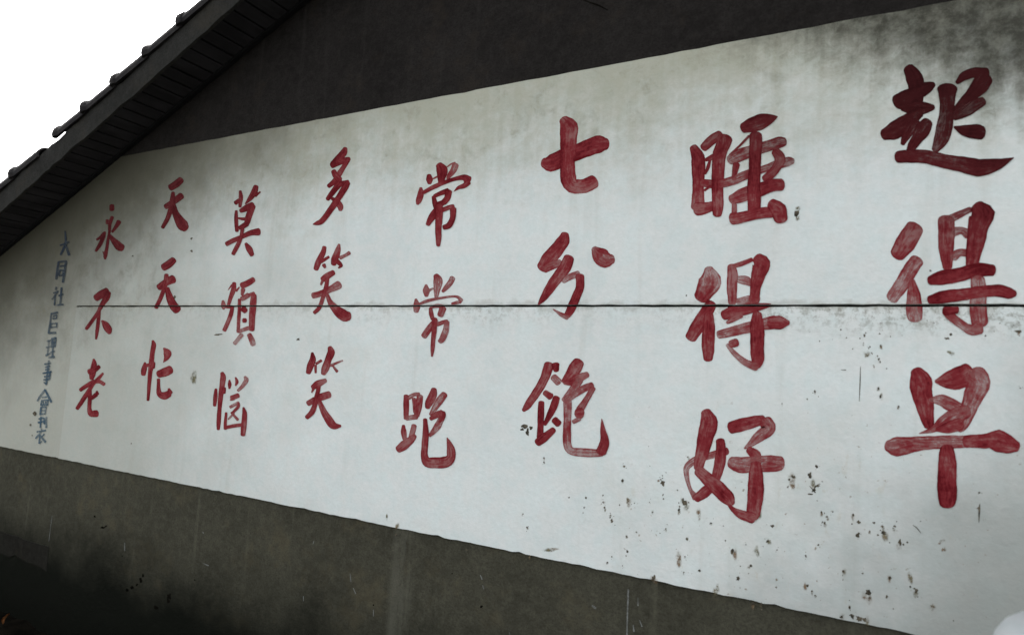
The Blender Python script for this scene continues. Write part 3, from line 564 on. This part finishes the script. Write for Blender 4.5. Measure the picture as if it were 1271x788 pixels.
glyph('區', 20, 270, 5.25, [[(230,626,12.6),(270,618,12.6)],[(230,628,11.5),(212,750,13.8)],[(212,752,14.9),(258,750,14.9)],[(244,640,9.2),(266,636,9.2)],[(242,660,9.2),(264,656,9.2)],[(244,640,8.0),(242,660,8.0)],[(265,638,8.0),(262,658,8.0)],[(228,692,9.2),(245,690,9.2)],[(226,716,9.2),(242,714,9.2)],[(228,692,8.0),(226,716,8.0)],[(252,690,9.2),(268,688,9.2)],[(250,714,9.2),(266,712,9.2)],[(267,690,8.0),(264,712,8.0)]], 3, label='small faded blue character 區')
glyph('理', 20, 410, 4.92, [[(190,66,10.3),(214,60,10.3)],[(185,105,10.3),(208,99,10.3)],[(182,152,11.5),(208,140,10.3)],[(202,62,10.3),(192,148,11.5)],[(220,50,10.3),(244,45,10.3)],[(219,50,9.2),(215,100,9.2)],[(243,46,10.3),(237,98,10.3)],[(217,75,9.2),(240,72,9.2)],[(215,100,9.2),(238,97,9.2)],[(229,50,9.2),(222,160,11.5)],[(212,132,9.2),(235,127,9.2)],[(202,165,11.5),(232,162,14.9)]], 3, label='small faded blue character 理')
glyph('事', 20, 410, 4.92, [[(175,206,11.5),(210,200,11.5)],[(200,186,11.5),(192,260,12.6),(184,326,11.5)],[(184,328,11.5),(170,316,6.9)],[(180,225,11.5),(206,217,11.5)],[(180,240,9.2),(204,236,9.2)],[(165,262,10.3),(215,252,11.5)],[(174,283,10.3),(208,277,10.3)],[(170,302,10.3),(204,297,10.3)],[(208,252,9.2),(204,298,9.2)]], 3, label='small faded blue character 事')
glyph('會', 20, 410, 4.92, [[(176,362,11.5),(152,395,13.8),(130,430,10.3)],[(176,362,11.5),(215,436,14.9)],[(158,408,9.2),(196,404,9.2)],[(156,428,9.2),(196,424,10.3)],[(156,428,9.2),(152,455,9.2)],[(196,426,9.2),(192,455,9.2)],[(166,436,8.0),(168,450,8.0)],[(182,434,8.0),(180,448,8.0)],[(152,456,10.3),(192,454,10.3)],[(152,470,9.2),(184,466,9.2)],[(152,470,10.3),(148,514,10.3)],[(183,468,10.3),(176,510,10.3)],[(150,490,8.0),(180,488,8.0)],[(148,510,9.2),(176,508,9.2)]], 3, label='small faded blue character 會')
glyph('製', 20, 410, 4.92, [[(140,540,10.3),(165,534,10.3)],[(135,562,10.3),(168,555,10.3)],[(152,528,10.3),(148,592,10.3)],[(172,535,9.2),(172,570,9.2)],[(184,528,10.3),(184,592,11.5)],[(128,618,9.2),(180,610,10.3)],[(155,600,9.2),(154,616,9.2)],[(152,618,10.3),(120,658,9.2)],[(146,635,10.3),(142,688,10.3)],[(148,640,9.2),(178,680,14.9)],[(172,632,8.0),(158,648,8.0)],[(142,688,9.2),(156,676,8.0)]], 3, label='small faded blue character 製')

# ------------------------------------------------------------------ chips, holes, scratches
def blot(bm, x, y, r, el=1.0, ang=0.0, off=0.0006, jag=0.45):
    n = rnd.randint(8, 12); c_ = []
    for k in range(n):
        t = 2 * math.pi * k / n; q = r * (1 + rnd.uniform(-jag, jag))
        dx, dy = q * math.cos(t), q * math.sin(t) * el
        dx, dy = dx * math.cos(ang) - dy * math.sin(ang), dx * math.sin(ang) + dy * math.cos(ang)
        X_, Z_ = wall_at(x + dx, y + dy); c_.append(bm.verts.new((X_, -off, Z_)))
    X_, Z_ = wall_at(x, y); m = bm.verts.new((X_, -off - 0.0002, Z_))
    ul = bm.loops.layers.uv.verify()
    for k in range(n):
        f = bm.faces.new((m, c_[k], c_[(k + 1) % n]))
        f.loops[0][ul].uv = (1, 0.5)
        for lp in f.loops[1:]: lp[ul].uv = (0, 0.5)
spots = []
A = [(110,100,9),(190,18,4),(180,165,12),(163,188,6),(120,248,3),(265,230,5),(462,240,8),(447,288,8),(477,316,4),(335,320,9),(228,382,6),(352,408,8),(393,367,6),(82,405,9),(187,280,4),(530,82,10),(583,77,10),(512,115,5),(605,48,6),(620,195,5),(637,210,5),(630,230,7),(722,205,5),(740,228,8),(737,268,9),(820,260,13),(815,240,6),(855,240,6),(873,292,9),(775,257,4),(1128,132,6),(1125,183,8),(770,452,12),(775,470,7),(840,405,7),(830,465,6),(925,447,9),(690,385,6),(575,430,6),(590,448,5),(600,462,4),(475,436,4),(740,538,14),(720,528,9),(757,540,9),(685,530,7),(400,488,7),(428,491,6),(570,335,4),(610,300,4),(710,500,5),(850,505,4)]
B = [(333,290,5),(352,352,5),(365,483,4),(430,30,5),(430,50,4),(625,215,6),(617,260,4),(612,285,4),(705,235,6),(712,260,7),(738,298,7),(745,320,8),(795,135,8),(805,68,6),(972,130,7),(985,155,8),(983,200,5),(1075,225,8),(1090,245,9),(1058,275,8),(920,235,4),(935,282,5),(812,393,5),(860,375,6),(818,463,9),(1203,330,7),(1093,403,6),(935,580,8),(942,600,8),(1152,550,8),(1085,487,5),(725,515,5),(745,487,4),(795,530,4),(1080,560,5),(547,213,4)]
C = [(203,337,7),(523,115,6),(445,65,7),(513,322,7),(523,360,8),(613,411,5),(515,180,6),(508,165,4),(490,210,4),(42,397,4),(165,373,4),(1205,45,9),(440,100,4),(1208,322,6),(215,705,6),(480,150,4),(465,125,4)]
for L_, ox, oy, sc in ((A, 780, 560, 2.588), (B, 560, 560, 3.738), (C, 960, 400, 3.939)):
    for x, y, r in L_: spots.append((ox + x / sc, oy + y / sc, r / sc))
seen = []
bm = bmesh.new()
for x, y, r in spots:
    if any(math.hypot(x - a1, y - b) < 2.2 for a1, b in seen): continue
    seen.append((x, y))
    blot(bm, x, y, r * 0.68, rnd.uniform(0.6, 1.5), rnd.uniform(-0.3, 0.3))
    for _ in range(rnd.randint(0, 3)):
        blot(bm, x + rnd.gauss(0, r * 1.3), y + rnd.gauss(0, r * 1.8), r * rnd.uniform(0.15, 0.35))
for x, y, r, el in ((988.5, 265, 3.2, 1.1), (651, 529, 3.4, .8), (655, 536, 2.2, 2.0), (648, 533, 2, 1), (659, 531, 2, 1), (43, 513, 2.2, 1.3), (38, 527, 1.2, 1), (238, 296, 1.4, 1), (238, 312, 1.6, 1),
                    (270.5, 415, 5, .22), (370, 421, 2.2, .8), (1155, 336, 1.3, 1), (217, 369, 1.5, 1.3), (852, 367, 1, 1), (492, 664, 1.6, 1), (579, 682, 1.6, 1), (1010, 608, 2.4, 1), (1014, 603, 3.5, .35), (1006, 613, 3, .4),
                    (1175, 420, 3, .5), (1180, 415, 1.5, 1), (1264, 411, 4, .3), (40, 540, .8, 1), (163, 550, .9, 1), (165, 318, 1, 1)):
    blot(bm, x, y, r, el)
for i in range(70):                                       # scatter round the clusters under the joint and below
    cx, cy, sx, sy = rnd.choice(((1090, 415, 45, 9), (1170, 405, 50, 8), (1080, 430, 12, 16), (940, 660, 90, 45), (1060, 660, 70, 40), (820, 620, 40, 35), (1240, 408, 20, 6)))
    x, y = rnd.gauss(cx, sx), rnd.gauss(cy, sy)
    if 382 < y and x < 1265: blot(bm, x, y, rnd.uniform(0.35, 1.0))
o = hpart('chipped_spots', bm, M_chip, parent=lower, kind='stuff')
# olive and rusty weeping stains round the chips
bm = bmesh.new()
for x, y, r in spots:
    if rnd.random() < 0.6: blot(bm, x + rnd.gauss(0, r * .5), y + abs(rnd.gauss(0, r)), r * rnd.uniform(0.9, 1.6), rnd.uniform(1.0, 2.2), 0, 0.0003, 0.3)
for x, y, r, el in ((1168, 672, 5, .8), (1172, 680, 3, 1.5), (1158, 752, 5, 1.2), (1130, 715, 4, 2.6), (842, 695, 5, 2), (888, 730, 6, 2.2), (868, 640, 5, 2), (684, 683, 14, .2), (940, 640, 5, 1.6),
                    (988, 269, 5, 1.4), (990, 258, 4, 1), (983, 602, 6, 1.6), (1075, 440, 8, .9), (1010, 600, 5, 1.4), (940, 690, 5, 2.4), (780, 620, 5, 1.6), (239, 470, 5, 1.8), (1180, 437, 6, .7), (492, 652, 3, 2.6), (480, 640, 2, 2.6)):
    for q in range(3): blot(bm, x + rnd.gauss(0, r * .3), y + rnd.gauss(0, r * .3 * el), r * rnd.uniform(.5, .9), el, 0, 0.0003 + 0.00005 * q, 0.35)
a = NT('olive_weeping_stain')
tr = a.n('ShaderNodeBsdfTransparent'); mx = a.n('ShaderNodeMixShader')
sx = a.n('ShaderNodeSeparateXYZ'); a.l(a.n('ShaderNodeUVMap').outputs[0], sx.inputs[0])
a.l(a.math('MULTIPLY', a.ramp(a.noise(34, 6, 0.7), 0.40, 0.62, 0.1, 0.8), a.ramp(sx.outputs[0], 0.0, 0.75)), mx.inputs[0]); a.fin(a.mix(a.ramp(a.noise(7, 2), 0.4, 0.6), (0.20, 0.19, 0.115), (0.24, 0.155, 0.09)), 0.95, 0.05)
a.l(tr.outputs[0], mx.inputs[1]); a.l(a.b.outputs[0], mx.inputs[2]); a.l(mx.outputs[0], a.out.inputs[0])
hpart('weeping_stains', bm, a.m, parent=lower, kind='stuff')
# hairline and long scratches, each a thin sliver
bm = bmesh.new(); uvl = bm.loops.layers.uv.new('UVMap')
for P in ([(1068, 455, .5), (1067.5, 475, 1.2), (1066.5, 498, .5)], [(1216, 625, .8), (1215.5, 632, 2.5), (1215, 648, .6)], [(1133, 651, .5), (1138, 655, 1), (1143, 661, .6)],
          [(1044, 459, .5), (1050, 459, 1)], 
          [(1008, 610, 1.2), (1013, 603, 1.6), (1018, 600, .6)], [(1005, 603, .8), (1012, 611, 1.4)]):
    bm = bmesh.new(); uvl = bm.loops.layers.uv.new('UVMap')
    stroke(bm, uvl, P, 0.0009); hpart('fine_crack', bm, M_chip, parent=lower)
bm = bmesh.new(); uvl = bm.loops.layers.uv.new('UVMap')
for P in ([(779, 732, 2.2), (778, 760, 1.8), (777, 800, 1.6)], [(433, 712, .8), (434, 722, 1.4)], [(437, 730, .8), (440, 737, 1.2)], [(595, 714, 1), (597, 719, 1.6)], [(598, 727, 1.2), (599, 731, 1.4)],
          [(791, 742, .8), (791, 752, 1.6)], [(785, 776, 1), (786, 784, 2)], [(734, 752, 2), (738, 755, 3)], [(153, 674, .8), (153, 683, 1.4)], [(250, 699, .8), (257, 702, 1.4)], [(388, 672, 1), (387, 675, 1)],
          [(462, 757, 1), (462, 765, 1)], [(631, 785, 1), (632, 790, 1)], [(375, 740, .8), (375, 746, .8)], [(62, 640, .3), (60, 655, .5), (58, 672, .4)], [(793, 705 + 65, 1), (796, 778, 1.2)], [(250, 660, 1), (251, 662, 1.2)]):
    stroke(bm, uvl, P, -0.0098)
for v in bm.verts:
    if v.co.x < SEAM: v.co.y = 0.0155
hpart('pale_scratches', bm, M_scratch, kind='stuff')
bm = bmesh.new()
for x, y, r, el in ((126, 655, 2.6, .6), (130, 653, 1.5, .7), (116, 641, 1.3, 1), (156, 732, 2.6, .8), (162, 729, 2.6, .7), (168, 726, 1.8, .8), (173, 720, 2, 1.3), (176, 715, 1.6, 1.4),
                    (208, 740, 2.4, 1.6), (207, 746, 1.8, 1.5), (192, 754, 2.6, .9), (596, 753, 1.9, 1.1), (462, 751, .8, 1), (150, 690, .8, 1), (240, 720, 1, .8), (560, 712, .8, 1)):
    blot(bm, x, y, r, el, 0, -0.0096)
hpart('chipped_spots', bm, M_soil, kind='stuff')
for v_ in ([(712, -6, .6), (728, 1, 1.4), (742, 6, 1.8), (754, 12, 1)],): 
    bm = bmesh.new(); uvl = bm.loops.layers.uv.new('UVMap'); stroke(bm, uvl, v_, -0.0085); hpart('fine_crack', bm, M_soil)

# ------------------------------------------------------------------ white water tank in the lower right corner
TX, TY, TR, TZ = 0.53, -1.10, 0.28, -0.44
tank = thing('water_tank', 'smooth white plastic tank whose rounded shoulder shows in the lower right corner', 'tank', (TX, TY, GZ + 0.03))
def lathe(bm, prof, seg=48):
    rings = [[bm.verts.new((r * math.cos(2 * math.pi * k / seg), r * math.sin(2 * math.pi * k / seg), z)) for k in range(seg)] for r, z in prof]
    for p, q in zip(rings[:-1], rings[1:]):
        for k in range(seg): bm.faces.new((p[k], p[(k + 1) % seg], q[(k + 1) % seg], q[k]))
    bm.faces.new(rings[0]); bm.faces.new(rings[-1][::-1])
H_ = TZ - (GZ + 0.03)
prof = [(0.27, 0), (TR, 0.02)]
for i in range(5):
    zb = 0.08 + i * (H_ - 0.2) / 5
    prof += [(TR, zb), (TR - 0.012, zb + 0.02), (TR - 0.012, zb + 0.05), (TR, zb + 0.07)]
prof += [(TR, H_ - 0.10)] + [(TR - 0.07 + 0.07 * math.cos(t), H_ - 0.10 + 0.08 * math.sin(t)) for t in (0.4, 0.8, 1.2, 1.5)] + [(0.16, H_ + 0.02), (0.15, H_ + 0.03)]
a = NT('white_tank_plastic'); M_tank = a.fin(a.mix(a.ramp(a.noise(6, 5), 0.4, 0.7), (0.30, 0.32, 0.33), (0.24, 0.27, 0.28)), 0.35, 0.5)
bm = bmesh.new(); lathe(bm, prof); obj('tank_body', bm, M_tank, tank, True)
bm = bmesh.new(); lathe(bm, [(0.165, H_ + 0.032), (0.17, H_ + 0.05), (0.16, H_ + 0.065), (0.03, H_ + 0.08)]); obj('lid', bm, M_tank, tank, True)

# ------------------------------------------------------------------ dry leaf in the drain
def ground_hit(px, py, z):
    r = ray(px, py); t = z / r[2]; return Vector((r[0] * t, -D + r[1] * t, z))
p = ground_hit(9, 771, GZ - 0.38); p2 = ground_hit(18, 764, GZ - 0.38)
bm = bmesh.new(); n = 12; rows = []
d = (p2 - p); d.z = 0; d.normalize(); nrm = Vector((-d.y, d.x, 0))
for i in range(n + 1):
    t = i / n; w_ = 0.011 * math.sin(math.pi * (0.08 + 0.88 * t)) + 0.002
    c_ = Vector((0, 0, 0)) + d * (t - 0.5) * 0.13 + nrm * 0.03 * math.sin(t * 2.6) + Vector((0, 0, 0.0 + 0.03 * t * t))
    rows.append([bm.verts.new(c_ + nrm * w_ * s_ + Vector((0, 0, 0.012 * abs(s_) + 0.001))) for s_ in (-1, -0.5, 0, 0.5, 1)])
for q0, q1 in zip(rows[:-1], rows[1:]):
    for k in range(4): bm.faces.new((q0[k], q0[k + 1], q1[k + 1], q1[k]))
ret = bmesh.ops.solidify(bm, geom=bm.faces[:], thickness=0.0012)
o = obj('dry_leaf', bm, M_leaf, None, True); o.location = p
o['label'] = 'curled orange-brown dry leaf lying in the dark drain at lower left'; o['category'] = 'leaf'
